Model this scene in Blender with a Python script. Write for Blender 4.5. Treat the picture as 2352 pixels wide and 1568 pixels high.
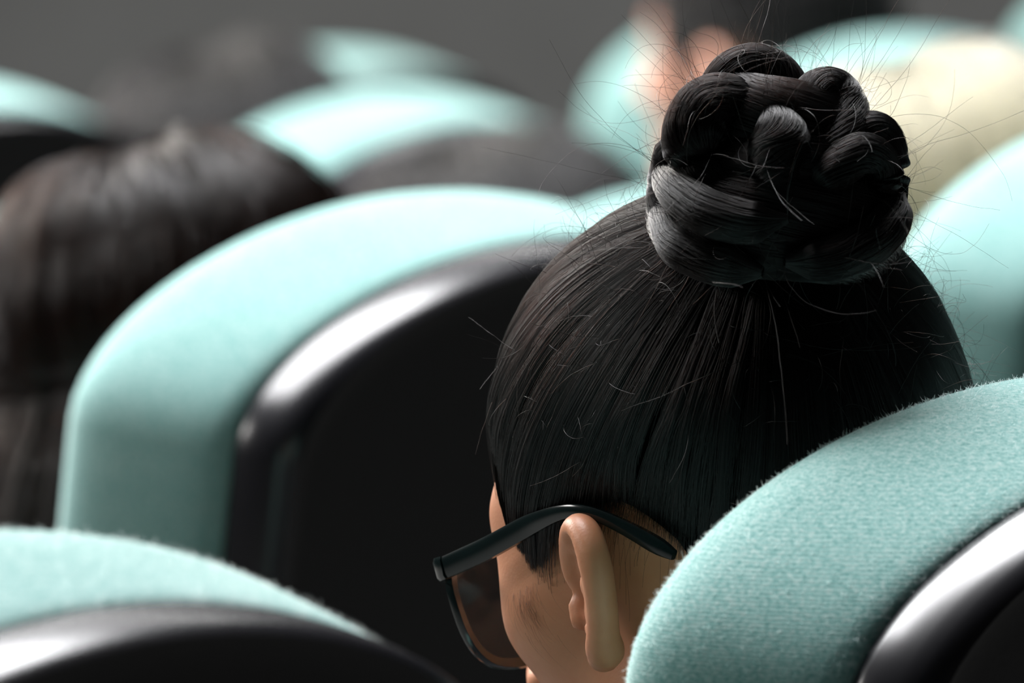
import bpy, math, random
import numpy as np
from mathutils import Matrix, Vector
rng = np.random.default_rng(7); random.seed(7)
for _o in list(bpy.data.objects): bpy.data.objects.remove(_o)
C = bpy.context.scene
COL = C.collection
R_ = math.radians

# ------------------------------------------------------------------ camera, light, exposure
YAW = 0.8952            # the rows face away and to the left of the view
HS = 1.12               # height of a seat back
CAM_Z = 1.5823
cd = bpy.data.cameras.new('camera'); cam = bpy.data.objects.new('camera', cd); COL.objects.link(cam)
cd.sensor_width = 36.0; cd.lens = 24076.2 / 2352 * 36.0
cd.clip_start = .1; cd.clip_end = 100
cam.matrix_world = Matrix.Translation((0, 0, CAM_Z)) @ Matrix.Rotation(math.pi/2 - .1195, 4, 'X') @ Matrix.Rotation(.0037, 4, 'Z')
cd.dof.use_dof = True; cd.dof.focus_distance = 3.655; cd.dof.aperture_fstop = 12.2
C.camera = cam
C.view_settings.view_transform = 'Standard'; C.view_settings.look = 'None'
C.view_settings.exposure = 0.0; C.view_settings.gamma = 1.0; C.view_settings.use_curve_mapping = False
w = bpy.data.worlds.new('hall_ambient'); C.world = w; w.use_nodes = True
w.node_tree.nodes['Background'].inputs[0].default_value = (.75, .85, 1, 1)
w.node_tree.nodes['Background'].inputs[1].default_value = .0
def area(name, loc, target, sx, sy, power, col=(1, 1, 1), spread=180):
    l = bpy.data.lights.new(name, 'AREA'); l.shape = 'RECTANGLE'; l.size = sx; l.size_y = sy; l.energy = power; l.color = col
    l.spread = R_(spread)
    o = bpy.data.objects.new(name, l); COL.objects.link(o); o.location = loc
    o.rotation_euler = (Vector(target) - Vector(loc)).to_track_quat('-Z', 'Y').to_euler()
    return o
area('house_light', (-.8, 5.8, 4.4), (-.2, 5.0, 1.0), 3.4, 2.0, 480, (.98, .98, 1))
area('stage_wash', (-3.4, 9.2, 3.0), (0, 4.0, 1.1), 2.0, 1.2, 390, (1, .95, .89))
area('side_light', (-5.2, 5.0, 3.4), (0, 4.0, 1.1), 1.4, 1.0, 105, (1, .97, .94))
area('stage_light', (-.5, 12.2, 4.3), (-.2, 13.0, .2), 4.0, 1.0, 165, (1, 1, .98))

# ------------------------------------------------------------------ materials
def mat(name):
    m = bpy.data.materials.new(name); m.use_nodes = True
    return m, m.node_tree.nodes, m.node_tree.links, m.node_tree.nodes['Principled BSDF']
def noise(N, L, scale, detail=4, rough=.6, coord='Object', stretch=None):
    tc = N.new('ShaderNodeTexCoord'); n = N.new('ShaderNodeTexNoise')
    n.inputs['Scale'].default_value = scale; n.inputs['Detail'].default_value = detail; n.inputs['Roughness'].default_value = rough
    if stretch:
        mp = N.new('ShaderNodeMapping'); mp.inputs['Scale'].default_value = stretch
        L.new(tc.outputs[coord], mp.inputs[0]); L.new(mp.outputs[0], n.inputs['Vector'])
    else: L.new(tc.outputs[coord], n.inputs['Vector'])
    return n
def ramp(N, L, src, stops):
    r = N.new('ShaderNodeValToRGB'); e = r.color_ramp.elements
    while len(e) < len(stops): e.new(.5)
    for el, (p, c) in zip(e, stops): el.position = p; el.color = (*c, 1)
    L.new(src, r.inputs[0]); return r
def bump(N, L, src, b, strength, dist=.001):
    k = N.new('ShaderNodeBump'); k.inputs['Strength'].default_value = strength; k.inputs['Distance'].default_value = dist
    L.new(src, k.inputs['Height']); L.new(k.outputs[0], b.inputs['Normal'])
def simple(name, col, rough, var=.15, scale=30, bs=.1, metallic=0, spec=.5, bd=.0005):
    m, N, L, b = mat(name)
    n = noise(N, L, scale)
    lo = tuple(c*(1-var) for c in col); hi = tuple(min(1, c*(1+var)) for c in col)
    r = ramp(N, L, n.outputs[0], [(.3, lo), (.7, hi)])
    L.new(r.outputs[0], b.inputs['Base Color'])
    b.inputs['Roughness'].default_value = rough; b.inputs['Metallic'].default_value = metallic
    b.inputs['Specular IOR Level'].default_value = spec
    if bs: bump(N, L, n.outputs[0], b, bs, bd)
    return m
def fabric_mat():
    m, N, L, b = mat('teal_weave')
    n1 = noise(N, L, 520, 4, .75, stretch=(1, 1, 1.7))
    n2 = noise(N, L, 14, 3, .5)
    r1 = ramp(N, L, n1.outputs[0], [(.36, (.15, .36, .335)), (.5, (.295, .52, .49)), (.66, (.48, .63, .60))])
    r2 = ramp(N, L, n2.outputs[0], [(.3, (.86, .9, .9)), (.7, (1, 1, 1))])
    mx = N.new('ShaderNodeMix'); mx.data_type = 'RGBA'; mx.blend_type = 'MULTIPLY'; mx.inputs[0].default_value = 1
    L.new(r1.outputs[0], mx.inputs[6]); L.new(r2.outputs[0], mx.inputs[7]); L.new(mx.outputs[2], b.inputs['Base Color'])
    b.inputs['Roughness'].default_value = .9; b.inputs['Specular IOR Level'].default_value = .15
    b.inputs['Sheen Weight'].default_value = .45; b.inputs['Sheen Roughness'].default_value = .45
    b.inputs['Sheen Tint'].default_value = (.8, 1, .98, 1)
    wv = N.new('ShaderNodeTexWave'); wv.wave_type = 'BANDS'; wv.bands_direction = 'Z'
    wv.inputs['Scale'].default_value = 250; wv.inputs['Distortion'].default_value = 2.5; wv.inputs['Detail'].default_value = 2; wv.inputs['Detail Scale'].default_value = 3
    tc = N.new('ShaderNodeTexCoord'); L.new(tc.outputs['Object'], wv.inputs['Vector'])
    ad = N.new('ShaderNodeMath'); ad.operation = 'ADD'; ml = N.new('ShaderNodeMath'); ml.operation = 'MULTIPLY'; ml.inputs[1].default_value = .55; L.new(wv.outputs['Fac'], ml.inputs[0]); L.new(ml.outputs[0], ad.inputs[0]); L.new(n1.outputs[0], ad.inputs[1])
    bump(N, L, ad.outputs[0], b, .22, .0006)
    return m
FAB = fabric_mat()
SHELL = simple('black_textured_plastic', (.0085, .0088, .0095), .55, .2, 400, .25, spec=.25)
RIM = simple('black_gloss_plastic', (.012, .012, .015), .27, .1, 60, .03, spec=.6)
STEEL = simple('dark_painted_steel', (.02, .02, .022), .45, .1, 80, .05)
CARPET = simple('grey_floor_carpet', (.16, .16, .155), .95, .25, 90, .5, bd=.003)
RISERM = simple('grey_stage_cloth', (.19, .19, .185), .9, .12, 3, .1)
WALLM = simple('dark_wall_paint', (.05, .05, .052), .9, .1, 4, .05)
GLASSES = simple('black_green_acetate', (.004, .010, .010), .18, .2, 60, .0, spec=.6)
def skin_mat(name, c):
    m, N, L, b = mat(name)
    n = noise(N, L, 60, 5, .65); n2 = noise(N, L, 900, 2, .5)
    r = ramp(N, L, n.outputs[0], [(.3, tuple(x*y for x, y in zip(c, (.92, .84, .8)))), (.7, c)])
    L.new(r.outputs[0], b.inputs['Base Color'])
    b.inputs['Roughness'].default_value = .48; b.inputs['Subsurface Weight'].default_value = .25
    b.inputs['Subsurface Radius'].default_value = (.006, .002, .001); b.inputs['Subsurface Scale'].default_value = .6
    b.inputs['Specular IOR Level'].default_value = .4
    bump(N, L, n2.outputs[0], b, .25, .0003)
    return m
SKIN = skin_mat('warm_skin', (.56, .25, .135))
SKIN2 = skin_mat('pink_skin', (.72, .40, .30))
EYE = simple('eye_white', (.7, .68, .65), .2, .02, 20, 0)
def hair_mat(name, ab, rough=.3, col=None, coat=.12):
    m = bpy.data.materials.new(name); m.use_nodes = True; N = m.node_tree.nodes; L = m.node_tree.links
    N.clear(); o = N.new('ShaderNodeOutputMaterial'); h = N.new('ShaderNodeBsdfHairPrincipled')
    h.model = 'CHIANG'
    if col: h.parametrization = 'COLOR'; h.inputs['Color'].default_value = (*col, 1)
    else: h.parametrization = 'ABSORPTION'; h.inputs['Absorption Coefficient'].default_value = ab
    h.inputs['Roughness'].default_value = rough; h.inputs['Radial Roughness'].default_value = .4; h.inputs['Coat'].default_value = coat
    h.inputs['Random Roughness'].default_value = .3
    L.new(h.outputs[0], o.inputs[0]); return m
HAIR = hair_mat('near_black_hair', (2.3, 3.2, 4.6), .23)
CAP = simple('hair_underlayer', (.0025, .0022, .002), 1, .2, 200, .2, spec=0)

# ------------------------------------------------------------------ object helpers
def link(o, parent=None):
    COL.objects.link(o)
    if parent: o.parent = parent
    return o
def tag(o, label=None, cat=None, group=None, kind=None):
    for k, v in (('label', label), ('category', cat), ('group', group), ('kind', kind)):
        if v: o[k] = v
    return o
def empty(name, loc, rz, label, cat, group=None):
    o = bpy.data.objects.new(name, None); o.empty_display_size = .1; link(o); o.location = loc; o.rotation_euler = (0, 0, rz)
    return tag(o, label, cat, group)
def mesh_obj(name, v, f, m, parent=None, smooth=True, auto=None, fix=False):
    me = bpy.data.meshes.new(name)
    v = np.asarray(v, float)
    if isinstance(f, np.ndarray):
        k = f.shape[1]; me.vertices.add(len(v)); me.vertices.foreach_set('co', v.ravel())
        me.loops.add(f.size); me.loops.foreach_set('vertex_index', f.ravel().astype(np.int32))
        me.polygons.add(len(f)); me.polygons.foreach_set('loop_start', np.arange(0, f.size, k, dtype=np.int32))
        me.update(calc_edges=True); me.validate()
    else:
        me.from_pydata([tuple(p) for p in v], [], f); me.update()
    if fix:
        import bmesh
        bm = bmesh.new(); bm.from_mesh(me); bmesh.ops.remove_doubles(bm, verts=bm.verts, dist=1e-6); bmesh.ops.recalc_face_normals(bm, faces=bm.faces); bm.to_mesh(me); bm.free()
    me.polygons.foreach_set('use_smooth', np.full(len(me.polygons), smooth))
    me.materials.append(m)
    o = link(bpy.data.objects.new(name, me), parent)
    if auto:
        me.set_sharp_from_angle(angle=R_(auto))
    return o
class MB:
    def __init__(s): s.v = []; s.f = []
    def grid(s, P, cu=False, cv=False):
        P = np.asarray(P, float); n, k = P.shape[:2]; b = len(s.v); s.v += [tuple(p) for p in P.reshape(-1, 3)]
        for i in range(n if cu else n-1):
            for j in range(k if cv else k-1):
                a, c = (i+1) % n, (j+1) % k
                s.f.append((b+i*k+j, b+a*k+j, b+a*k+c, b+i*k+c))
        return b
    def ngon(s, idx): s.f.append(tuple(idx))
    def fan(s, ring, centre):
        b = len(s.v); s.v += [tuple(p) for p in ring]+[tuple(centre)]; n = len(ring)
        for i in range(n): s.f.append((b+i, b+(i+1) % n, b+n))
    def tube(s, pts, ra, n=10, flat=1.0, up=(0, 0, 1), caps=True):
        pts = np.asarray(pts, float); k = len(pts); ra = np.broadcast_to(np.asarray(ra, float), (k,))
        T = np.gradient(pts, axis=0); T /= np.linalg.norm(T, axis=1)[:, None]
        th = np.linspace(0, 2*math.pi, n, endpoint=False); rings = []
        for p, t, r in zip(pts, T, ra):
            a = np.cross(up, t); 
            if np.linalg.norm(a) < 1e-3: a = np.cross((1, 0, 0), t)
            a /= np.linalg.norm(a); b2 = np.cross(t, a)
            rings.append(p + r*(np.cos(th)[:, None]*a*flat + np.sin(th)[:, None]*b2))
        self_b = s.grid(np.array(rings), cv=True)
        if caps: s.fan(rings[0][::-1], pts[0]); s.fan(rings[-1], pts[-1])
    def box(s, lo, hi, bev=.006):
        # bevelled box: an octagon-edged loft in z
        (x0, y0, z0), (x1, y1, z1) = lo, hi; b = min(bev, (x1-x0)/3, (y1-y0)/3, (z1-z0)/3)
        def ring(i, z):
            X0, X1, Y0, Y1 = x0+i, x1-i, y0+i, y1-i
            return [(X0+b, Y0, z), (X1-b, Y0, z), (X1, Y0+b, z), (X1, Y1-b, z), (X1-b, Y1, z), (X0+b, Y1, z), (X0, Y1-b, z), (X0, Y0+b, z)]
        P = np.array([ring(b, z0), ring(0, z0+b), ring(0, z1-b), ring(b, z1)])
        q = s.grid(P, cv=True); s.ngon([q+j for j in range(7, -1, -1)]); s.ngon([q+24+j for j in range(8)])
    def build(s, name, m, parent=None, smooth=True, auto=40): return mesh_obj(name, s.v, s.f, m, parent, smooth, auto, True)

# ------------------------------------------------------------------ the setting (seat grid frame)
RV = np.array([math.cos(YAW), math.sin(YAW), 0]); FV = np.array([-math.sin(YAW), math.cos(YAW), 0])
B0 = np.array([.2375, 3.5777, 0.])
ROWF, ROWR, PITCH = .799, .631, .5846
ROWZ = [0, -.041, -.191, -.236, -.312]
def g2w(r, f, z): return B0 + RV*r + FV*f + np.array([0, 0, z])
def row_floor():
    mb = MB(); prof = [(-7.0, 0.0)]
    for j in range(1, 5): prof += [(ROWF*j-.005, ROWZ[j-1]), (ROWF*j-.005, ROWZ[j])]
    prof.append((14., ROWZ[4]))
    rs = (-14., 14.)
    mb.grid([[g2w(r, f, z) for f, z in prof] for r in rs])
    mb.grid([[g2w(r, f, z-.4) for f, z in prof] for r in rs])
    return mb.build('floor', CARPET, smooth=False, auto=None)
tag(row_floor(), kind='structure')
zf = ROWZ[4]
def slab(name, lo, hi, m, bev=.02):
    mb = MB(); mb.box(lo, hi, bev); return tag(mb.build(name, m, smooth=False, auto=None), kind='structure')
slab('wall_stage', (-9, 13.0, zf-.02), (9, 13.3, zf+1.25), RISERM)
slab('trim_1', (-9, 12.94, zf+1.25), (9, 13.3, zf+1.30), STEEL)
slab('floor_stage', (-9, 13.3, zf+1.0), (9, 17.8, zf+1.28), STEEL)
slab('wall_front', (-9, 17.8, zf), (9, 18, 5), WALLM)
slab('wall_left', (-9.2, -5, zf), (-9, 18, 5), WALLM)
slab('wall_right', (9, -5, zf), (9.2, 18, 5), WALLM)
slab('wall_back', (-9, -5.2, zf), (9, -5, 5), WALLM)
slab('ceiling', (-9.2, -5.2, 5), (9.2, 18, 5.15), WALLM)

# ------------------------------------------------------------------ seat
REC = .1293; SW = .1923; SH = .0778; SP = 1.9
def outline(off=0., low=-.62, n=48):
    W, H = SW+off, SH+off*.3
    th = np.linspace(0, math.pi, n); c, s = np.cos(th), np.sin(th)
    u = W*np.sign(c)*np.abs(c)**(2/SP); v = H*np.abs(s)**(2/SP)-SH
    # even out the spacing along the arc
    q = np.r_[0, np.cumsum(np.hypot(np.diff(u), np.diff(v)))]; t = np.linspace(0, q[-1], n); u = np.interp(t, q, u); v = np.interp(t, q, v)
    zs = np.linspace(low, -SH, 10)[:-1]; tap = 1-.10*((zs+SH)/(low+SH))**2
    return np.r_[W*tap, u, -W*tap[::-1]], np.r_[zs, v, zs[::-1]]
def seat_pt(u, v, w_):
    u, v, w_ = np.broadcast_arrays(u, v, w_)
    cr, sr = math.cos(REC), math.sin(REC)
    return np.stack([u, -v*sr*1.0 + w_*cr, HS + v*cr + w_*sr], -1)
def make_seat():
    root = empty('auditorium_seat', (0, 0, 0), 0, 'seat', 'seat')
    # shell: glossy rounded edge band, then the matte back panel
    prof = [(.002, -.004), (.000, -.001), (-.004, .000), (-.010, -.0002), (-.016, -.001), (-.0215, -.0028), (-.0255, -.0058), (-.028, -.0100), (-.0288, -.0120)]
    mb = MB(); mb.grid(np.array([seat_pt(*outline(o), w_) for w_, o in prof])); rim = mb.build('shell_rim', RIM, root, auto=None)
    mb = MB(); rings = []; u, v = outline(-.0119)
    for k, w_ in ((1, -.0287), (.985, -.0280), (.96, -.0282), (.75, -.0295), (.45, -.031), (.2, -.0315)): rings.append(seat_pt(u*k, -.33+(v+.33)*k, w_))
    n = len(rings[0]); b = mb.grid(np.array(rings)); mb.v.append(tuple(seat_pt(0., -.33, -.032))); c = len(mb.v)-1
    for i in range(n-1): mb.f.append((b+(len(rings)-1)*n+i, b+(len(rings)-1)*n+i+1, c))
    mb.build('back_shell', SHELL, root, auto=None)
    # cushion wrapped round the front of the shell
    prof = [(.001, -.006), (.0015, -.002), (.004, .0025), (.010, .006), (.020, .010), (.034, .0145), (.048, .0185), (.058, .0207), (.066, .0210), (.074, .0185), (.081, .0125), (.086, .004), (.088, -.006)]
    mb = MB(); P = [seat_pt(*outline(o), w_) for w_, o in prof]
    for k, d in ((.88, .0895), (.7, .0880), (.45, .084), (.2, .080)):
        u, v = outline(-.006); P.append(seat_pt(u*k, -.32+(v+.32)*k, d))
    b = mb.grid(np.array(P)); n = len(P[0]); mb.v.append(tuple(seat_pt(0., -.32, .079))); c = len(mb.v)-1
    for i in range(n-1): mb.f.append((b+(len(P)-1)*n+i, b+(len(P)-1)*n+i+1, c))
    mb.build('back_cushion', FAB, root, auto=None)
    mb = MB()                                                             # seat cushion: rounded pad
    L = []
    for t, k, z in ((0, .80, .345), (1, .97, .355), (2, 1, .385), (3, 1, .42), (4, .97, .438), (5, .85, .445)):
        a = np.linspace(0, 2*math.pi, 40, endpoint=False); c_, s_ = np.cos(a), np.sin(a)
        x = .205*k*np.sign(c_)*np.abs(c_)**.45; y = .335+.20*k*np.sign(s_)*np.abs(s_)**.45; L.append(np.stack([x, y, np.full_like(x, z)], 1))
    mb.grid(np.array(L), cv=True); mb.fan(L[-1], (0, .335, .447)); mb.fan(L[0][::-1], (0, .335, .343))
    mb.build('seat_cushion', FAB, root, auto=None)
    mb = MB(); mb.box((-.20, .14, .30), (.20, .52, .352), .012); mb.build('seat_pan', SHELL, root)
    for s in (-1, 1):
        mb = MB(); mb.box((s*.252-.022, .04, .60), (s*.252+.022, .36, .635), .012); mb.build('armrest', SHELL, root)
        mb = MB(); mb.box((s*.252-.012, .13, .0), (s*.252+.012, .27, .602), .006); mb.box((s*.252-.018, .08, .0), (s*.252+.018, .33, .014), .005)
        mb.build('leg', STEEL, root)
    mb = MB(); mb.box((-.242, .17, .26), (.242, .215, .305), .008); mb.build('beam', STEEL, root)
    for s in (-1, 1):
        mb = MB(); mb.tube([(s*.14, .19, .30), (s*.14, .115, .33), (s*.14, .085, .50)], .014, 8); mb.build('bracket', STEEL, root)
    return root
seat0 = make_seat()
def place_seat(row, i, label, dr=0., dz=0., df=0., yaw=0., first=[True]):
    root = seat0
    if not first[0]:
        root = seat0.copy(); COL.objects.link(root)
        for ch in list(seat0.children):
            c = ch.copy(); COL.objects.link(c); c.parent = root
    first[0] = False
    p = g2w(ROWR*row + PITCH*i + dr, ROWF*row + df, ROWZ[row]+dz)
    root.location = p; root.rotation_euler = (0, 0, YAW+yaw); tag(root, label, 'seat', 'teal auditorium seats')
    return root
SEATS = {}
# (row, index counted along the row, label, shift along row, lift)
for key, row, i, dr, dz, lab in (
    ('BR', 0, 0, 0, 0, 'sharp teal seat back at the lower right, behind the bun-haired person'),
    ('BL', 0, -1, 0, .006, 'teal seat at the lower left corner with wide white sheen on its rim'),
    ('M', 1, 0, 0, 0, 'big teal seat with black back directly left of the glasses'),
    ('P', 1, 1, 0, 0, 'teal seat rising at the right edge just above the sharp one'),
    ('N', 2, 1, 0, 0, 'teal seat mostly behind the bun, its top edge touching it on the left'),
    ('N1', 2, 0, 0, .034, 'teal seat hidden behind the brown-haired person, a thin edge showing'),
    ('A', 3, 1, .07, 0, 'blurred teal seat with arched top above the big black-backed one'),
    ('A1', 3, 0, .10, .054, 'dim blurred teal seat at the far left edge'),
    ('A2', 3, 2, .07, 0, 'teal seat right behind the blond head, black back at right edge'),
    ('Q0', 4, 1, .33, -.004, 'small dim teal seat just right of the far dark-haired person'),
    ('Q1', 4, 2, .33, 0, 'blurred teal seat left of the person with the pink ear'),
    ('Q2', 4, 3, .33, 0, 'farthest teal seat in the top right corner'),
):
    SEATS[key] = (row, i, dr, dz, place_seat(row, i, lab, dr, dz, -.06 if key == 'A1' else 0.))
def fuzz(key, n, ln):
    so = SEATS[key][4]; bc_ = [c for c in so.children if c.name.startswith('back_cushion')][0]
    prof = np.array([(.0015, -.002), (.004, .0025), (.010, .006), (.020, .010), (.034, .0145), (.048, .0185), (.058, .0207), (.066, .0210), (.074, .0185), (.081, .0125), (.086, .004)])
    m = 160; P = np.array([np.stack([np.interp(np.linspace(0, 1, m), np.linspace(0, 1, len(a)), a) for a in (lambda q: (q[:, 0], q[:, 1], q[:, 2]))(seat_pt(*outline(o, -.32), w_))], -1) for w_, o in prof])
    i = rng.uniform(0, len(prof)-1.001, n); j = rng.uniform(0, m-1.001, n); i0, j0 = i.astype(int), j.astype(int); a, b = (i-i0)[:, None], (j-j0)[:, None]
    p = (P[i0, j0]*(1-a)+P[i0+1, j0]*a)*(1-b)+(P[i0, j0+1]*(1-a)+P[i0+1, j0+1]*a)*b
    nr = np.cross(P[i0+1, j0]-P[i0, j0], P[i0, j0+1]-P[i0, j0]); nr /= np.linalg.norm(nr, axis=1)[:, None]+1e-12
    cen = np.array([0, .03, HS-.3]); nr *= np.sign(((p-cen)*nr).sum(1))[:, None]
    d = nr*.8+rng.normal(0, .7, (n, 3)); L = ln*rng.uniform(.3, 1, n)[:, None]; k = np.linspace(0, 1, 4)[None, :, None]
    Q = p[:, None]+d[:, None]*L[:, None]*k+rng.normal(0, .25, (n, 1, 3))*L[:, None]*k**2
    return curves('fabric_fuzz', Q, np.array([[.00006, .00005, .00004, .00002]]), FUZZ, bc_)
#SECTION_PEOPLE
# ------------------------------------------------------------------ signed-distance bodies
def q_len(x, y, z): return np.sqrt(x*x+y*y+z*z)
def d_cap(P, a, b, ra, rb):
    a = np.asarray(a, float); b = np.asarray(b, float)-a; L2 = b@b+1e-12
    x, y, z = P[0]-a[0], P[1]-a[1], P[2]-a[2]
    t = np.clip((x*b[0]+y*b[1]+z*b[2])/L2, 0, 1)
    return q_len(x-t*b[0], y-t*b[1], z-t*b[2]) - (ra+(rb-ra)*t)
def d_ell(P, c, r, M=None):
    x, y, z = P[0]-c[0], P[1]-c[1], P[2]-c[2]
    if M is not None: x, y, z = (M[0, 0]*x+M[1, 0]*y+M[2, 0]*z, M[0, 1]*x+M[1, 1]*y+M[2, 1]*z, M[0, 2]*x+M[1, 2]*y+M[2, 2]*z)
    k0 = q_len(x/r[0], y/r[1], z/r[2]); k1 = q_len(x/r[0]**2, y/r[1]**2, z/r[2]**2)+1e-9
    return k0*(k0-1)/k1
def prim_d(P, p):
    return d_cap(P, *p[1:5]) if p[0] == 'cap' else d_ell(P, p[1], p[2], p[3])
def smin(a, b, k):
    h = np.clip(.5+.5*(b-a)/k, 0, 1); return b+(a-b)*h - k*h*(1-h)
def cap(a, b, ra, rb, k=.01, op=1, M=None, c=None):
    if M is not None: a = M@np.asarray(a, float)+c; b = M@np.asarray(b, float)+c
    return ('cap', np.asarray(a, float), np.asarray(b, float), ra, rb, k, op)
def ell(ctr, r, k=.01, op=1, M=None, c=None, rot=None):
    Q = np.eye(3) if rot is None else rot
    ctr = np.asarray(ctr, float)
    if M is not None: ctr = M@ctr+c; Q = M@Q
    return ('ell', ctr, r, Q, 0, k, op)
def eval_pts(P, prims):
    D = np.full(P.shape[1:], 1.)
    for p in prims:
        d = prim_d(P, p); D = smin(D, d, p[5]) if p[6] > 0 else -smin(-D, d, p[5])
    return D
def eval_grid(xs, ys, zs, prims, infl=0.):
    D = np.full((len(xs), len(ys), len(zs)), .06, np.float32)
    for p in prims:
        if p[0] == 'cap':
            r = max(p[3], p[4]); lo = np.minimum(p[1], p[2])-r; hi = np.maximum(p[1], p[2])+r
        else:
            r = np.abs(p[3])@np.asarray(p[2]); lo, hi = p[1]-r, p[1]+r
        pad = .03+infl+p[5]; sl = []
        for A, l, h in zip((xs, ys, zs), lo, hi): sl.append(slice(int(np.searchsorted(A, l-pad)), int(np.searchsorted(A, h+pad))))
        X = xs[sl[0]][:, None, None].astype(np.float32); Y = ys[sl[1]][None, :, None].astype(np.float32); Z = zs[sl[2]][None, None, :].astype(np.float32)
        if 0 in (X.size, Y.size, Z.size): continue
        d = prim_d((X, Y, Z), p).astype(np.float32); S = D[tuple(sl)]
        D[tuple(sl)] = smin(S, d, p[5]) if p[6] > 0 else -smin(-S, d, p[5])
    return D-infl
def surface_nets(D, xs, ys, zs):
    I = D < 0; n = D.shape
    cnt = np.zeros((n[0]-1, n[1]-1, n[2]-1), np.int8)
    cor = [(i, j, k) for i in (0, 1) for j in (0, 1) for k in (0, 1)]
    for i, j, k in cor: cnt += I[i:n[0]-1+i, j:n[1]-1+j, k:n[2]-1+k]
    act = np.argwhere((cnt > 0) & (cnt < 8)); del cnt
    vid = np.full((n[0]-1, n[1]-1, n[2]-1), -1, np.int32); vid[tuple(act.T)] = np.arange(len(act))
    A = (xs, ys, zs); acc = np.zeros((len(act), 3)); num = np.zeros(len(act))
    val = {c: D[act[:, 0]+c[0], act[:, 1]+c[1], act[:, 2]+c[2]].astype(float) for c in cor}
    for c0 in cor:
        for ax in range(3):
            if c0[ax]: continue
            c1 = list(c0); c1[ax] = 1; c1 = tuple(c1); a, b = val[c0], val[c1]
            m = (a < 0) != (b < 0); t = np.where(m, a/np.where(m, a-b, 1), 0)
            for d in range(3):
                p0 = A[d][act[:, d]+c0[d]]; p1 = A[d][act[:, d]+c1[d]]; acc[:, d] += np.where(m, p0+t*(p1-p0), 0)
            num += m
    V = acc/num[:, None]; F = []
    for ax in range(3):
        b, c = (ax+1) % 3, (ax+2) % 3
        s0 = [slice(None)]*3; s1 = [slice(None)]*3; s0[ax] = slice(0, -1); s1[ax] = slice(1, None)
        e = np.argwhere(I[tuple(s0)] != I[tuple(s1)])
        e = e[(e[:, b] > 0) & (e[:, c] > 0) & (e[:, b] < n[b]-1) & (e[:, c] < n[c]-1)]
        ins = I[e[:, 0], e[:, 1], e[:, 2]]
        def cell(db, dc):
            q = e.copy(); q[:, b] += db; q[:, c] += dc; return vid[q[:, 0], q[:, 1], q[:, 2]]
        f = np.stack([cell(-1, -1), cell(0, -1), cell(0, 0), cell(-1, 0)], 1)
        f[~ins] = f[~ins][:, ::-1]; F.append(f)
    return V, np.concatenate(F)
def axis(lo, hi, coarse, flo=None, fhi=None, fine=None):
    if fine is None: return np.arange(lo, hi+coarse, coarse)
    return np.r_[np.arange(lo, flo, coarse), np.arange(flo, fhi, fine), np.arange(fhi, hi+coarse, coarse)]
def rot_m(yaw=0, pitch=0, roll=0):
    return np.array((Matrix.Rotation(yaw, 3, 'Z') @ Matrix.Rotation(-pitch, 3, 'X') @ Matrix.Rotation(roll, 3, 'Y')))

def smooth_path(pts, n):
    pts = np.asarray(pts, float); q = np.r_[0, np.cumsum(np.linalg.norm(np.diff(pts[:, :3], axis=0), axis=1))]; t = np.linspace(0, q[-1], n)
    out = np.stack([np.interp(t, q, pts[:, i]) for i in range(pts.shape[1])], 1)
    for _ in range(max(2, n//12)): out[1:-1] = .25*out[:-2]+.5*out[1:-1]+.25*out[2:]
    return out
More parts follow.
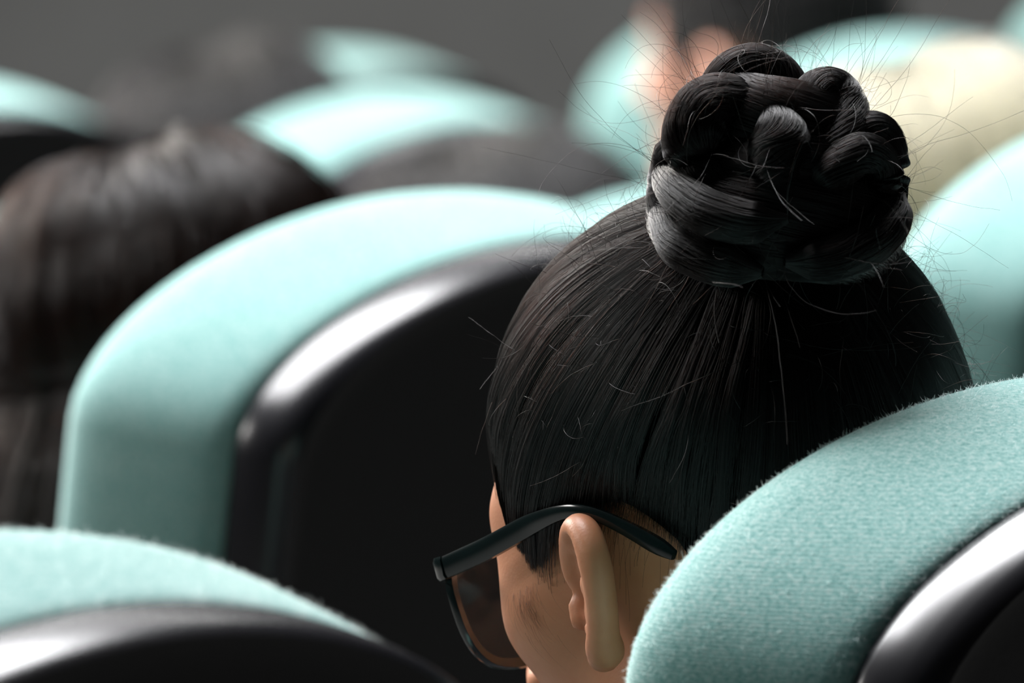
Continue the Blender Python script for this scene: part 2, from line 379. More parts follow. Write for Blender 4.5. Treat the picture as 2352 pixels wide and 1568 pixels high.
# ---- head, in its own frame: x right, y forward, z up, origin in the middle of the skull
def skull_prims(M, c):
    E = lambda ctr, r, k=.02, op=1, rot=None: ell(ctr, r, k, op, M, c, rot)
    K = lambda a, b, ra, rb, k=.02, op=1: cap(a, b, ra, rb, k, op, M, c)
    return [E((0, -.005, .005), (.073, .090, .086)), E((0, .030, -.035), (.0565, .062, .066), .025),
            E((0, .040, -.075), (.046, .045, .042), .03), K((-.045, .012, -.088), (0, .070, -.112), .016, .016, .03), K((.045, .012, -.088), (0, .070, -.112), .016, .016, .03)]
def face_prims(M, c, ears=True, fine=False):
    E = lambda ctr, r, k=.006, op=1, rot=None: ell(ctr, r, k, op, M, c, rot)
    K = lambda a, b, ra, rb, k=.006, op=1: cap(a, b, ra, rb, k, op, M, c)
    P = []
    for s in (-1, 1):
        P += [E((s*.0455, .051, -.036), (.017, .022, .017), .02), K((s*.016, .084, .004), (s*.041, .064, .003), .008, .006, .014), E((s*.0455, .0545, -.012), (.010, .012, .020), .014),
              E((s*.031, .091, -.014), (.017, .014, .011), .010, -1), E((s*.030, .0725, -.015), (.0125, .0125, .0125), .003),
              K((s*.015, .0820, -.0085), (s*.030, .0840, -.0075), .0030, .003, .003), K((s*.030, .0840, -.0075), (s*.043, .0700, -.0115), .003, .003, .003), K((s*.015, .0810, -.0215), (s*.030, .0825, -.0225), .003, .003, .003), K((s*.030, .0825, -.0225), (s*.043, .0695, -.0180), .003, .003, .003),
              E((s*.012, .098, -.052), (.008, .010, .007), .006)]
    P += [K((0, .090, -.008), (0, .108, -.048), .007, .010, .012), E((0, .090, -.0775), (.023, .011, .0065), .006), E((0, .088, -.089), (.020, .011, .0075), .006), E((0, .100, -.083), (.022, .006, .0012), .003, -1),
          E((0, .082, -.112), (.020, .016, .016), .015)]
    if ears:
        for s in (-1, 1):
            # the ear plane: u runs back and outward from the head, v up the ear
            pr = R_(31); U = np.array([s*math.sin(pr), -math.cos(pr), 0.]); Vv = np.array([0, -.10, .995]); Nn = np.cross(U, Vv)*(-s)
            o = np.array([s*.0705, .0145, -.0395])
            q = lambda u, v, n=0.: o+U*u+Vv*v*.80+Nn*n
            RM = np.stack([U, Vv, np.cross(U, Vv)], 1)
            k = .0035
            P += [E(q(.012, .004), (.014, .0185, .0024), .004, 1, RM), E(q(.007, -.001, .0), (.010, .0135, .004), .004, 1, RM)]
            hel = [(.003, .004), (-.0025, .012), (-.001, .020), (.006, .0275), (.014, .0285), (.0215, .0235), (.0255, .014), (.0262, .003), (.0235, -.009), (.0185, -.019), (.012, -.0265)]
            rad = [.0026, .0030, .0035, .0040, .0042, .0042, .0041, .0040, .0038, .0040, .0050]
            hr = smooth_path([(*h, 0, r) for h, r in zip(hel, rad)], 40); hel = hr[:, :2]; rad = hr[:, 3]
            for a, b, ra, rb in zip(hel[:-1], hel[1:], rad[:-1], rad[1:]): P.append(K(q(*a, .002), q(*b, .002), ra, rb, k))
            P += [K(q(.012, -.0265), q(.005, -.027), .0055, .0050, .004), K(q(.005, -.027), q(.001, -.019), .0048, .003, .004)]
            for a, b in zip([(.009, -.014), (.016, -.008), (.0185, .002), (.015, .012)], [(.016, -.008), (.0185, .002), (.015, .012), (.012, .020)]): P.append(K(q(*a, .003), q(*b, .003), .003, .003, .004))
            P += [E(q(.0085, .001, .008), (.0085, .011, .0085), .003, -1, RM), E(q(.0155, .0165, .0065), (.0065, .007, .0040), .003, -1, RM), K(q(-.002, -.003, .003), q(-.001, -.009, .004), .0042, .0036, .003)]
    return P
def body_prims(M, c, drop=0.):
    z = -drop; P = []
    P += [ell((0, .285, .548), (.160, .110, .105), .05), ell((0, .262, .66+z*.3), (.130, .095, .13), .06), ell((0, .228, .82+z), (.145, .090, .15), .06),
          cap((-.14, .200, .925+z), (.14, .200, .925+z), .050, .050, .05)]
    nb = M@np.array([0, -.030, -.055])+c
    P += [cap((0, .172, .945+z), tuple(nb), .060, .054, .03)]
    for s in (-1, 1):
        P += [cap((s*.165, .205, .905+z), (s*.215, .255, .70), .045, .036, .03), cap((s*.215, .255, .70), (s*.120, .455, .640), .037, .026, .02),
              cap((s*.09, .30, .527), (s*.10, .64, .520), .080, .058, .04), cap((s*.10, .64, .515), (s*.10, .645, .12), .056, .036, .03),
              cap((s*.10, .625, .05), (s*.105, .725, .032), .036, .026, .02), ell((s*.112, .485, .628), (.036, .045, .016), .012)]
        for j, (dx, ln) in enumerate(((-.027, .052), (-.009, .063), (.009, .066), (.026, .058))):
            b = np.array([s*.110+dx, .522, .628]); m_ = b+np.array([dx*.15, ln*.6, -.004]); e = m_+np.array([dx*.05, ln*.4, -.016])
            P += [cap(b, m_, .0085, .0078, .004), cap(m_, e, .0078, .0066, .004)]
        t = np.array([s*.112-s*.030, .475, .628]); P += [cap(t, t+np.array([-s*.022, .032, -.004]), .011, .0095, .006), cap(t+np.array([-s*.022, .032, -.004]), t+np.array([-s*.026, .060, -.010]), .0092, .0075, .004)]
    return P
def cloth_mesh(prims, infl, step, cut):
    xs, ys, zs = axis(-.32, .32, step), axis(-.02, .80, step), axis(-.02, 1.2, step)
    D = eval_grid(xs, ys, zs, prims, infl)
    X, Y, Z = np.meshgrid(xs, ys, zs, indexing='ij'); return surface_nets(np.maximum(D, cut(X, Y, Z).astype(np.float32)), xs, ys, zs)
SHIRT_D = simple('dark_school_shirt', (.02, .021, .026), .85, .15, 120, .3)
TROUSER = simple('dark_trousers', (.012, .012, .015), .85, .15, 120, .3)
SHOE = simple('black_shoe_leather', (.01, .01, .01), .4, .1, 90, .1)
def dress(root, M, c, drop, cache={}):
    bp = body_prims(M, c, drop); key = round(drop, 3)
    if key not in cache:
        up = [p for i, p in enumerate(bp) if i < 4]+[p for p in bp if p[0] == 'cap' and p[3] in (.045, .037)]
        neck = cap((0, .172, .90-drop), (0, .165, 1.10), .066, .072)
        s = cloth_mesh(up, .008, .009, lambda X, Y, Z: np.maximum(-d_cap((X, Y, Z), *neck[1:5]), .50-Z))
        lo = [bp[0]]+[p for p in bp if p[0] == 'cap' and p[3] in (.080, .056)]
        t = cloth_mesh(lo, .007, .010, lambda X, Y, Z: np.maximum(Z-.60, .09-Z))
        cache[key] = (s, t)
    s, t = cache[key]
    mesh_obj('shirt', *s, SHIRT_D, root); mesh_obj('trousers', *t, TROUSER, root)
    for sd in (-1, 1):
        mb = MB(); L = []
        for y, wd, h in ((.575, .018, .06), (.59, .034, .085), (.63, .041, .088), (.67, .043, .072), (.71, .041, .055), (.745, .030, .042), (.758, .014, .030)):
            a = np.linspace(0, 2*math.pi, 14, endpoint=False); L.append(np.stack([sd*.102+wd*np.cos(a), np.full(14, y), h/2+h/2*np.sin(a)], 1))
        mb.grid(np.array(L), cv=True); mb.fan(L[0], L[0].mean(0)); mb.fan(L[-1][::-1], L[-1].mean(0)); mb.build('shoe', SHOE, root, auto=None)
def eyes(root, M, c):
    for s in (-1, 1):
        mb = MB(); g = []
        for a in np.linspace(.02, math.pi-.02, 9): g.append([M@(np.array([s*.030, .0730, -.015])+.0126*np.array([math.sin(a)*math.cos(b), math.sin(a)*math.sin(b), math.cos(a)]))+c for b in np.linspace(0, 2*math.pi, 14, endpoint=False)])
        mb.grid(np.array(g), cv=True); mb.build('eye', EYE, root, auto=None)

# ------------------------------------------------------------------ hair
def curves(name, P, rad, m, parent):
    n, k = P.shape[:2]; hc = bpy.data.hair_curves.new(name); hc.add_curves([k]*n)
    hc.attributes['position'].data.foreach_set('vector', P.astype(np.float32).ravel())
    ra = hc.attributes.get('radius') or hc.attributes.new('radius', 'FLOAT', 'POINT'); ra.data.foreach_set('value', np.broadcast_to(rad, (n, k)).astype(np.float32).ravel())
    hc.materials.append(m); return link(bpy.data.objects.new(name, hc), parent)
def unit(v): return v/np.linalg.norm(v, axis=-1, keepdims=True)
def dirs(az, el):
    az, el = np.radians(az), np.radians(el); return np.stack([-np.sin(az)*np.cos(el), np.cos(az)*np.cos(el), np.sin(el)], -1)
HEAD0 = skull_prims(np.eye(3), np.zeros(3))
NECK0 = HEAD0+[cap((0, -.030, -.055), (0, -.055, -.16), .054, .060, .03)]
def to_iso(Q, h, prims=None, it=5):
    """move points onto the surface lying h above the skull"""
    Q = Q.copy(); prims = prims or NECK0; e = 1e-4
    for _ in range(it):
        d = eval_pts(Q.T, prims); g = np.stack([eval_pts((Q+e*np.eye(3)[i]).T, prims)-d for i in range(3)], -1)/e
        Q += unit(g)*(h-d)[:, None]
    return Q
def hairline(az):
    a = np.abs(az)
    return np.interp(a, [0, 22, 36, 43, 48, 51, 55, 60, 68, 74, 85, 100, 106, 111, 114, 118, 130, 150, 180], [44, 38, 16, 5, -6, -14, -18.5, -17, -13, -10, -8, -10, -15.5, -21.5, -28, -33, -40, -46, -48])
def hair_cap(name, line, thick, m, parent, M, c, n_az=120, n_el=40, prims=None):
    az = np.linspace(-180, 180, n_az, endpoint=False); lo = line(az)
    g = []
    for t in np.linspace(0, 1, n_el):
        el = lo+(89.5-lo)*t; q = dirs(az, el)*.1; g.append(to_iso(q, np.minimum(thick, .0006+thick*4*t), prims))
    V = np.concatenate(g)@M.T+c
    f = np.array([[i*n_az+j, i*n_az+(j+1) % n_az, (i+1)*n_az+(j+1) % n_az, (i+1)*n_az+j] for i in range(n_el-1) for j in range(n_az)])[:, ::-1]
    return mesh_obj(name, V, f, m, parent)
#SECTION_WOMAN
# ------------------------------------------------------------------ the person in focus
HM = rot_m(R_(-5.3), R_(22)); HC = np.array([-.0229, .1899, 1.0988])
wroot = empty('person', g2w(0, 0, 0), YAW, 'person in sharp focus with glasses and black hair in a high bun', 'person')
wp = body_prims(HM, HC)+skull_prims(HM, HC)+face_prims(HM, HC)
xs = axis(-.34, .34, .008, -.125, .080, .0013); ys = axis(-.02, .80, .007, .07, .31, .0016); zs = axis(-.01, 1.22, .007, .955, 1.20, .0015)
V, Fc = surface_nets(eval_grid(xs, ys, zs, wp), xs, ys, zs)
body = mesh_obj('body', V, Fc, SKIN, wroot)
dress(wroot, HM, HC, 0.); eyes(wroot, HM, HC)
BUN_D = unit(np.array([-.026, -.0857, .0824]))
cap_o = hair_cap('hair', lambda a: hairline(a)+1.0, .0030, CAP, wroot, HM, HC)
def pulled_hair(n, k=18):
    # roots: dense along the hairline, the rest over the scalp
    az = rng.uniform(-180, 180, n*2); edge = rng.random(n*2) < .45
    lo = hairline(az); el = np.where(edge, lo+np.where(rng.random(n*2) < .16, -rng.exponential(3.0, n*2), np.abs(rng.normal(0, 4.5, n*2))-.8), np.degrees(np.arcsin(rng.uniform(-.78, .995, n*2))))
    ok = (el > lo-11)&(edge | (el > lo)); az, el = az[ok][:n], el[ok][:n]; n = len(az)
    D0 = dirs(az, el); ang = np.arccos(np.clip(D0@BUN_D, -1, 1)); ok = ang > R_(20); D0, ang = D0[ok], ang[ok]; n = len(D0)
    # clumps
    cid = rng.choice(n, 650, replace=False); near = np.argmax(D0@D0[cid].T, 1); Dc = D0[cid][near]
    t = np.linspace(0, 1, k)[None, :, None]
    a0 = ang[:, None, None]; stop = (1-np.radians(17)/a0)
    tt = t*stop
    side = unit(np.cross(D0, BUN_D)); sag = rng.normal(0, .010, n)[:, None, None]
    D = (np.sin((1-tt)*a0)*D0[:, None]+np.sin(tt*a0)*BUN_D)/np.sin(a0)
    ac = np.arccos(np.clip(Dc@BUN_D, -1, 1))[:, None, None]
    Dk = (np.sin((1-tt)*ac)*Dc[:, None]+np.sin(tt*ac)*BUN_D)/np.sin(ac)
    wgt = .75*np.sin(np.pi*np.clip(t*1.15, 0, 1))**.8*rng.uniform(.3, 1, n)[:, None, None]
    sway = rng.normal(0, .022, len(cid))[near][:, None, None]
    D = unit(D*(1-wgt)+Dk*wgt + side[:, None]*(sag+sway*np.sin(np.pi*t))*np.sin(np.pi*t))
    h = (.0004+(rng.uniform(.0020, .0036, n)+rng.uniform(0, .0020, len(cid))[near])[:, None]*np.clip(np.linspace(0, 1, k)*5, 0, 1)[None]+.004*np.linspace(0, 1, k)[None]**6)
    Q = to_iso((D*.1).reshape(-1, 3), h.ravel(), HEAD0 if False else NECK0, 4).reshape(n, k, 3)
    return Q
Q = pulled_hair(26000)
rad = np.interp(np.linspace(0, 1, 18), [0, .1, 1], [.000025, .00005, .00005])
curves('hair_strand', Q@HM.T+HC, rad, HAIR, cap_o)['kind'] = 'stuff'
# the bun: coils of hair, each a thick rope of strands. u right, v up, d towards the viewer, in the bun's own frame
BC = np.array([-.0532, .1439, 1.2073])
_inv = Matrix.Rotation(-YAW, 3, 'Z')
BU = np.array(_inv @ Vector((1, 0, 0))); BD = np.array(_inv @ Vector((0, -.9929, .1192))); BV = np.cross(BD, BU)
BV = BV if BV[2] > 0 else -BV
def bp3(p): p = np.asarray(p, float); s = 6.17e-5; return BC + ((p[..., 0]-835)*s)[..., None]*BU - ((p[..., 1]-808)*s)[..., None]*BV + (p[..., 2]*s)[..., None]*BD
ropes = []
def ring(cx, cy, rr, R, a0, a1, tilt, n=22):
    th = np.radians(np.linspace(a0, a1, n)); return np.stack([cx+rr*np.cos(th), cy+tilt*np.cos(th)-.35*rr*np.sin(th)*0, rr*np.sin(th), np.full(n, R)], 1)
ropes.append((ring(835, 1110, 445, 300, -100, 290, 30), 2600, .9))
ropes.append((ring(850, 840, 390, 245, -80, 310, -40), 2400, 1.1))
ropes.append((ring(840, 560, 260, 260, -70, 300, 40), 1500, 1.0))
for pts, n, tw in (
    ([(430, 520, 120, 60), (480, 380, 110, 110), (570, 270, 60, 130), (700, 225, 20, 135), (830, 270, 40, 130), (915, 390, 90, 115), (950, 540, 150, 70)], 900, .35),
    ([(340, 860, 420, 90), (330, 740, 400, 140), (350, 600, 370, 175), (420, 490, 330, 185), (530, 440, 310, 175), (640, 410, 300, 130), (740, 370, 260, 60)], 1000, .4),
    ([(800, 470, 350, 40), (815, 520, 430, 95), (838, 600, 490, 155), (840, 690, 520, 175), (800, 840, 540, 150), (720, 960, 530, 80)], 1000, .4),
    ([(985, 620, 300, 90), (1000, 470, 250, 125), (1060, 370, 170, 140), (1150, 370, 120, 145), (1210, 460, 150, 140), (1210, 600, 300, 130), (1120, 720, 430, 110), (1010, 800, 500, 70)], 1000, .6),
    ([(1200, 690, 350, 60), (1290, 600, 260, 110), (1390, 590, 180, 125), (1440, 690, 140, 125), (1440, 850, 120, 125), (1415, 1000, 160, 140), (1380, 1130, 220, 140), (1290, 1270, 300, 80)], 900, .5),
    ([(1000, 960, 560, 70), (1120, 830, 540, 110), (1270, 720, 450, 120), (1380, 740, 360, 115), (1430, 850, 300, 110), (1420, 1010, 320, 80)], 600, .5),
    ([(250, 560, 160, 50), (240, 680, 170, 90), (215, 800, 140, 95), (190, 930, 140, 95), (200, 1060, 200, 90), (300, 1160, 300, 80), (420, 1220, 400, 50)], 800, .3),
    ([(200, 1000, 0, 40), (190, 1050, 160, 85), (225, 1140, 330, 105), (280, 1250, 480, 125), (480, 1340, 620, 125), (740, 1390, 690, 90)], 900, .35),
    ([(200, 810, 20, 35), (195, 840, 160, 70), (220, 890, 330, 95), (290, 965, 490, 115), (440, 1070, 640, 130), (660, 1120, 720, 120), (880, 1090, 740, 70)], 900, .35),
    ([(1530, 940, 250, 60), (1470, 1100, 400, 115), (1330, 1230, 560, 130), (1120, 1320, 670, 125), (860, 1330, 730, 80)], 900, -.35),
    ([(290, 640, 260, 60), (330, 760, 340, 120), (420, 880, 410, 140), (560, 960, 470, 120), (700, 980, 500, 70)], 800, .4)):
    ropes.append((np.array(pts, float), n, tw))
mbun = MB(); SP_ = []; SR_ = []
for pts, n, tw in ropes:
    k = 22; pp = smooth_path(pts, k)
    if len(pts) < 20: pp[:, 3] *= np.clip(np.sin(np.pi*np.linspace(.06, .94, k))*1.8, .25, 1)
    C3 = bp3(pp[:, :3]); R3 = pp[:, 3]*6.17e-5
    mbun.tube(C3, R3*.90, 16, up=tuple(BV+.01*BU))
    T = unit(np.gradient(C3, axis=0)); a = np.cross(np.tile(BV+.013*BU, (k, 1)), T); a = unit(a); b = np.cross(T, a)
    ph = rng.uniform(0, 2*math.pi, n); 
    cl = np.round(ph/(2*math.pi)*26)/26*2*math.pi; ph = ph*.45+cl*.55
    rr = np.sqrt(rng.uniform(.74, 1.12, n)); t = np.linspace(0, 1, k)
    s0 = rng.uniform(-.25, .35, n); wob = rng.normal(0, .13, (n, 1))*np.sin(2*math.pi*(t[None]*rng.uniform(.5, 1.5, (n, 1))+rng.random((n, 1))))
    A = ph[:, None]+tw*3.2*t[None]+wob
    rr_ = rr[:, None]*(1+.02*np.sin(9*t[None]+ph[:, None]*3))
    P = C3[None]+(R3[None]*rr_)[..., None]*(np.cos(A)[..., None]*a[None]+np.sin(A)[..., None]*b[None])
    SP_.append(P)
bun_o = mbun.build('hair_bun', CAP, wroot, auto=None)
curves('hair_strand', np.concatenate(SP_), np.full((1, 22), .00005), HAIR, bun_o)['kind'] = 'stuff'
def flyaway(P0, N0, T0, ln, curl, k=14):
    n = len(P0); t = np.linspace(0, 1, k); d = unit(N0*rng.uniform(.1, .9, n)[:, None]+T0); 
    ax = unit(rng.normal(0, 1, (n, 3))+.001); P = np.zeros((n, k, 3)); P[:, 0] = P0; cur = d
    for j in range(1, k):
        cur = unit(cur+np.cross(ax, cur)*(curl/k)[:, None]+rng.normal(0, .05, (n, 3))); P[:, j] = P[:, j-1]+cur*(ln/k)[:, None]
    return P
FL = []
# stray hairs off the bun, off the head, and short loose ones lying on the head
allb = np.concatenate([p[:, ::3].reshape(-1, 3) for p in SP_]); idx = rng.choice(len(allb), 5200); pb = allb[idx]; nb_ = unit(pb-BC); out = np.linalg.norm(pb-BC, axis=1) > .030
pb, nb_ = pb[out], nb_[out]
n = 420; FL.append(flyaway(pb[:n], nb_[:n], rng.normal(0, .6, (n, 3)), rng.gamma(2.2, .011, n)+.006, rng.normal(0, 2.6, n)))
top = np.where((pb[:, 2] > BC[2]+.018))[0][:75]; FL.append(flyaway(pb[top], np.tile([0, 0, 1.], (len(top), 1)), nb_[top]*.8+rng.normal(0, .4, (len(top), 3)), rng.uniform(.02, .055, len(top)), rng.normal(0, 2.2, len(top))))
hq = Q[rng.choice(len(Q), 900), rng.integers(4, 17, 900)]; hn = unit(hq); ht = unit(rng.normal(0, 1, hq.shape))
FL.append(flyaway(hq@HM.T+HC, hn@HM.T*.35, ht@HM.T, rng.gamma(2., .007, 900)+.004, rng.normal(0, 2.4, 900)))
rt = Q[(Q[:, 8, 0] > .045) & (Q[:, 8, 1] < .03)]; hq = rt[rng.choice(len(rt), 260), rng.integers(3, 15, 260)]; hn = unit(hq)
FL.append(flyaway(hq@HM.T+HC, hn@HM.T, rng.normal(0, .5, hq.shape), rng.uniform(.008, .026, 260), rng.normal(0, 3.2, 260)))
curves('stray_hair', np.concatenate(FL), np.linspace(.000058, .00003, 14)[None], HAIR, wroot)['kind'] = 'stuff'

def sideburn(n=130, k=8):
    az = rng.normal(58, 3.6, n)*rng.choice([-1, 1], n); el0 = -14.5-rng.exponential(4.0, n); ln = rng.uniform(4, 10, n); t = np.linspace(0, 1, k)
    D = dirs((az+np.sign(az)*0)[:, None]+rng.normal(0, 1.5, (n, 1))*t, el0[:, None]-ln[:, None]*t)
    h = np.tile(.0002+.0009*np.sin(np.pi*t*.8), (n, 1)); return to_iso((D*.1).reshape(-1, 3), h.ravel(), HEADF, 5).reshape(n, k, 3)
HEADF = NECK0+[p for p in face_prims(np.eye(3), np.zeros(3), False)]
def nape_down(n=1700, k=8):
    az = rng.uniform(84, 132, n)*rng.choice([-1, 1], n); el = hairline(az)-rng.exponential(4.2, n)+1; D0 = dirs(az, el); a0 = np.arccos(np.clip(D0@BUN_D, -1, 1))[:, None, None]
    tt = np.linspace(0, 1, k)[None, :, None]*(R_(1)*rng.uniform(7, 15, n))[:, None, None]/a0
    D = (np.sin((1-tt)*a0)*D0[:, None]+np.sin(tt*a0)*BUN_D)/np.sin(a0)+rng.normal(0, .02, (n, 1, 3))*np.linspace(0, 1, k)[None, :, None]**2
    h = np.tile(.0002+.0022*np.linspace(0, 1, k), (n, 1)); return to_iso((unit(D)*.1).reshape(-1, 3), h.ravel(), HEADF, 5).reshape(n, k, 3)
curves('nape_hair', nape_down()@HM.T+HC, np.linspace(.000038, .000025, 8)[None], HAIR, wroot)['kind'] = 'stuff'
curves('sideburn_hair', sideburn()@HM.T+HC, np.linspace(.000028, .000008, 8)[None], HAIR, wroot)['kind'] = 'stuff'
# ---- glasses
groot = empty('eyeglasses', wroot.location, YAW, 'black framed eyeglasses worn by the person with the high bun', 'glasses')
def hp(p): return HM@np.asarray(p, float)+HC
def hpath(pts, n=26): return np.array([hp(p) for p in smooth_path(pts, n)])
def bar(name, pts, wid, thk, m, parent, n=26, up_h=(0, 0, 1)):
    """a flat bar swept along a path: wid along the head's vertical, thk across"""
    pp = smooth_path([(*p, a, b) for p, a, b in zip(pts, wid, thk)], n); mb = MB(); L = []
    T = unit(np.gradient(pp[:, :3], axis=0)); up = np.asarray(up_h, float)
    for p, t in zip(pp, T):
        a = unit(np.cross(up, t)); b = np.cross(t, a); w2, h2 = p[4]/2, p[3]/2; c_ = .32
        oc = [(1-c_, 1), (-1+c_, 1), (-1, 1-c_), (-1, -1+c_), (-1+c_, -1), (1-c_, -1), (1, -1+c_), (1, 1-c_)]
        L.append([hp(p[:3]+a*w2*x+b*h2*y) for x, y in oc])
    L = np.array(L); mb.grid(L, cv=True); mb.fan(L[0][::-1], L[0].mean(0)); mb.fan(L[-1], L[-1].mean(0))
    return mb.build(name, m, parent, auto=50)
def rim_pts(s, n=40):
    a = np.linspace(0, 2*math.pi, n, endpoint=False); c_, s_ = np.cos(a), np.sin(a)
    x = .0262*np.sign(c_)*np.abs(c_)**.72; z = .0195*np.sign(s_)*np.abs(s_)**.78
    x = x*(1+.10*(z/.0195)*np.sign(x)*0+.06*z/.0195)
    return np.stack([s*.0355+x, .0965-.10*np.abs(s*.0355+x)**2/.03*.9, -.024+z], 1)
LENS, Nn, Ln, Bn = mat('clear_lens_glass'); Bn.inputs['Transmission Weight'].default_value = 1; Bn.inputs['Roughness'].default_value = .02; Bn.inputs['IOR'].default_value = 1.12
Bn.inputs['Base Color'].default_value = (.97, 1, .99, 1)
for s in (-1, 1):
    rp = rim_pts(s); mb = MB(); L = []
    cen = rp.mean(0)
    for p in rp:
        o = unit(p-cen); f = np.array([0, 1, 0.]); ring_ = [(0, -.0018), (.0034, -.0018), (.0040, 0), (.0034, .0018), (0, .0018), (-.0003, 0)]
        L.append([hp(p+o*a+f*b) for a, b in ring_])
    mb.grid(np.array(L), cu=True, cv=True); mb.build('rim', GLASSES, groot, auto=50)
    mb = MB(); r2 = np.array([hp(p+unit(p-cen)*.0004) for p in rp]); fn = HM@np.array([0, 1., 0])
    mb.fan(r2+fn*.0008, hp(cen)+fn*.0016); mb.fan((r2-fn*.0008)[::-1], hp(cen)); b = mb.grid(np.array([r2+fn*.0008, r2-fn*.0008]), cv=True); mb.build('lens', LENS, groot, auto=20)
    bar('end_piece', [(s*.060, .086, -.0095), (s*.0655, .085, -.0095), (s*.0695, .082, -.0095), (s*.0705, .0775, -.0100)], [.0085, .0085, .0085, .0082], [.0035, .004, .0042, .004], GLASSES, groot, 10)
    bar('temple', [(s*.0705, .0770, -.0100), (s*.0715, .055, -.0098), (s*.0735, .030, -.0082), (s*.0765, .014, -.0085), (s*.0780, .002, -.0100), (s*.0770, -.006, -.0140), (s*.0745, -.018, -.0240), (s*.0728, -.028, -.0335), (s*.0724, -.0325, -.0375)],
        [.0078, .0080, .0076, .0056, .0042, .0042, .0052, .0062, .0035], [.0034, .0034, .0032, .0030, .0030, .0032, .0036, .0044, .0024], GLASSES, groot, 40)
bar('bridge', [(-.0105, .0965, -.012), (-.005, .0985, -.0095), (.005, .0985, -.0095), (.0105, .0965, -.012)], [.004]*4, [.0035]*4, GLASSES, groot, 12)
FUZZ = hair_mat('teal_fibre', None, .6, (.30, .52, .49))
fuzz('BR', 24000, .0011)['kind'] = 'stuff'; fuzz('BL', 10000, .0013)['kind'] = 'stuff'
#SECTION_OTHERS
# ------------------------------------------------------------------ the people in the rows beyond, out of focus
def make_body(drop, M, c, skin):
    pr = body_prims(M, c, drop)+skull_prims(M, c)+face_prims(M, c)
    xs = axis(-.34, .34, .010, -.10, .10, .0028); ys = axis(-.02, .80, .010, c[1]-.12, c[1]+.13, .0028); zs = axis(-.01, 1.30, .009, c[2]-.16, c[2]+.11, .0028)
    v, f = surface_nets(eval_grid(xs, ys, zs, pr), xs, ys, zs); return v, f
def long_hair(n, M, c, length, vol=1.06, k=20, lean=0., part=0., wave=0., fmin=38, flare=.010):
    az = rng.uniform(-180, 180, n*2); el = np.degrees(np.arcsin(rng.uniform(-.2, 1, n*2))); ok = el > np.maximum(hairline(az), -8); az, el = az[ok][:n], el[ok][:n]; n = len(az)
    fr = np.abs(az) < 70; tgt = np.where(fr, np.sign(az-part)*rng.uniform(fmin, 100, n), az+rng.normal(0, 6, n))
    t = np.linspace(0, 1, k); m = k//2; P = np.zeros((n, k, 3)); cl = rng.normal(0, 1, 60)
    lock = (np.round((tgt+180)/360*46).astype(int)) % 46; jit = rng.normal(0, .004, 46)[lock]; top_h = rng.uniform(.002, .011, n)+jit*.6+.007*np.clip((el-45)/45, 0, 1)
    for j in range(m+1):
        s = j/m; d = dirs(az+(tgt-az)*s**.8, el+(-6-el)*s); P[:, j] = to_iso(d*.1, top_h*(.3+.7*min(1, s*4))+(vol-1)*.1*s, HEAD0, 3)
    base = P[:, m].copy(); ln = length*rng.uniform(.75, 1.08, n)
    Pw = P@M.T+c; bw = Pw[:, m].copy(); out = (bw-c)*np.array([1, 1, 0]); out = unit(out+1e-6)
    for j in range(m+1, k):
        s = (j-m)/(k-1-m); q = bw+np.stack([0*s*ln, 0*s*ln, -s*ln], 1)+out*(flare*math.sin(min(1, s*1.4)*math.pi))+lean*s*np.array([1, 0, 0])
        over = np.clip(1.6-np.abs(np.abs(tgt)-88)/25, 0, 1)*min(1, s*9); xs_ = q[:, 0]-c[0]; q[:, 0] = c[0]+np.where(np.abs(xs_) < .101, xs_*(1-over)+np.sign(xs_)*(.094+.007*rng.random(n))*over, xs_)
        q += wave*np.sin(s*9+lock[:, None]*1.7)*np.array([1, 1, 0])
        q[:, 1] = np.maximum(q[:, 1], .097+(HS-np.minimum(q[:, 2], HS+.02))*.135+rng.uniform(0, .012, n)); Pw[:, j] = q
    return Pw
def short_hair(n, M, c, ln=.035, k=9, lift=.006, line=None):
    line = line or hairline
    az = rng.uniform(-180, 180, n*2); el = np.degrees(np.arcsin(rng.uniform(-.75, 1, n*2))); ok = el > line(az); az, el = az[ok][:n], el[ok][:n]; n = len(az)
    D = dirs(az, el); flow = unit(np.cross(np.cross(D, np.array([0, -.75, -.65])+rng.normal(0, .25, (n, 3))), D)); t = np.linspace(0, 1, k)
    L = ln*rng.uniform(.6, 1.2, n); Dn = unit(D[:, None]+flow[:, None]*(t[None]*L[:, None]/.1)[..., None]); h = (.001+lift*rng.uniform(.4, 1.4, n)[:, None]*np.sin(np.pi*np.clip(t*.85, 0, 1))[None])
    return to_iso((Dn*.1).reshape(-1, 3), h.ravel(), NECK0, 3).reshape(n, k, 3)@M.T+c
BROWN = hair_mat('dark_brown_hair', (1.9, 2.4, 3.0), .27, coat=.6); BLOND = hair_mat('bleached_blond_hair', (.085, .097, .155), .38); BLACK2 = hair_mat('soft_black_hair', (2.6, 3.1, 3.6), .36)
BL_CAP = simple('blond_underlayer', (.13, .125, .085), .8, .2, 60, .2); BR_CAP = simple('brown_underlayer', (.012, .009, .008), .7, .2, 60, .2, spec=.3)
M1 = rot_m(0, R_(12)); C1 = np.array([0, .200, 1.062]); D1 = .045
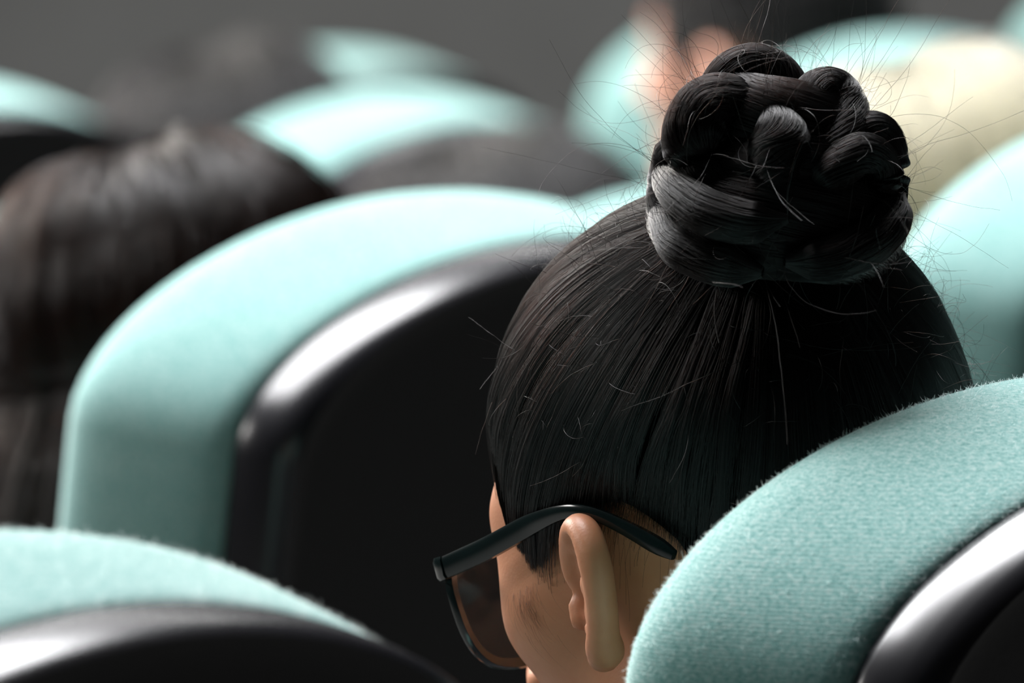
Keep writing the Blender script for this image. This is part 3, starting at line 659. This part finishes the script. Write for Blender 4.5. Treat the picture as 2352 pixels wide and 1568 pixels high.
M2 = rot_m(R_(6), R_(6)); C2 = np.array([0, .205, 1.135]); D2 = -.005
body1 = make_body(D1, M1, C1, SKIN); body2 = make_body(D2, M2, C2, SKIN2)
shared = {}
def other(key, label, tall=False, style='long', hm=BLACK2, capm=CAP, dx=0., dz=0., length=.25, yaw=0., n=7000, **kw):
    row, i, dr, sdz, so = SEATS[key]
    M, c, dp, b = (M2, C2, D2, body2) if tall else (M1, C1, D1, body1)
    p = g2w(ROWR*row+PITCH*i+dr+dx, ROWF*row, ROWZ[row]+dz)
    root = empty('person', p, YAW+yaw, label, 'person', 'audience in the rows beyond')
    kk = ('b', tall)
    if kk not in shared: shared[kk] = mesh_obj('body', *b, SKIN2 if tall else SKIN, root)
    else: o = shared[kk].copy(); COL.objects.link(o); o.parent = root
    dress(root, M, c, dp); eyes(root, M, c)
    line = (lambda a: np.maximum(hairline(a)+3, -26)) if style == 'short' else (lambda a: hairline(a)+2)
    co = hair_cap('hair', line, .006 if style == 'short' else .004, capm, root, M, c, 72, 24)
    P = short_hair(n, M, c, line=line, **kw) if style == 'short' else long_hair(n, M, c, length, **kw)
    curves('hair_strand', P, np.interp(np.linspace(0, 1, P.shape[1]), [0, .1, .9, 1], [.0001, .00026, .00024, .00012])[None], hm, co)['kind'] = 'stuff'
other('M', 'person with long straight dark brown hair seated left of the glasses', style='long', hm=BROWN, capm=BR_CAP, length=.36, n=12000, vol=1.01, dx=-.01, dz=-.009, fmin=18, flare=.030)
other('P', 'person with pale blond hair seen right of the bun', style='long', hm=BLOND, capm=BL_CAP, length=.22, n=9000, vol=1.08, lean=.01, wave=.003, dx=-.02, dz=-.010)
other('N', 'low dark-haired person between two arched teal seats, left of the bun', style='long', hm=BLACK2, capm=BR_CAP, length=.2, vol=1.08)
other('A', 'farthest dark-haired person at upper left, before the grey stage', style='long', hm=BLACK2, capm=BR_CAP, length=.2, vol=1.08)
other('A2', 'person with short black hair and pink ear, top, left of the bun', tall=True, dx=.035, style='short', hm=BLACK2, capm=CAP)
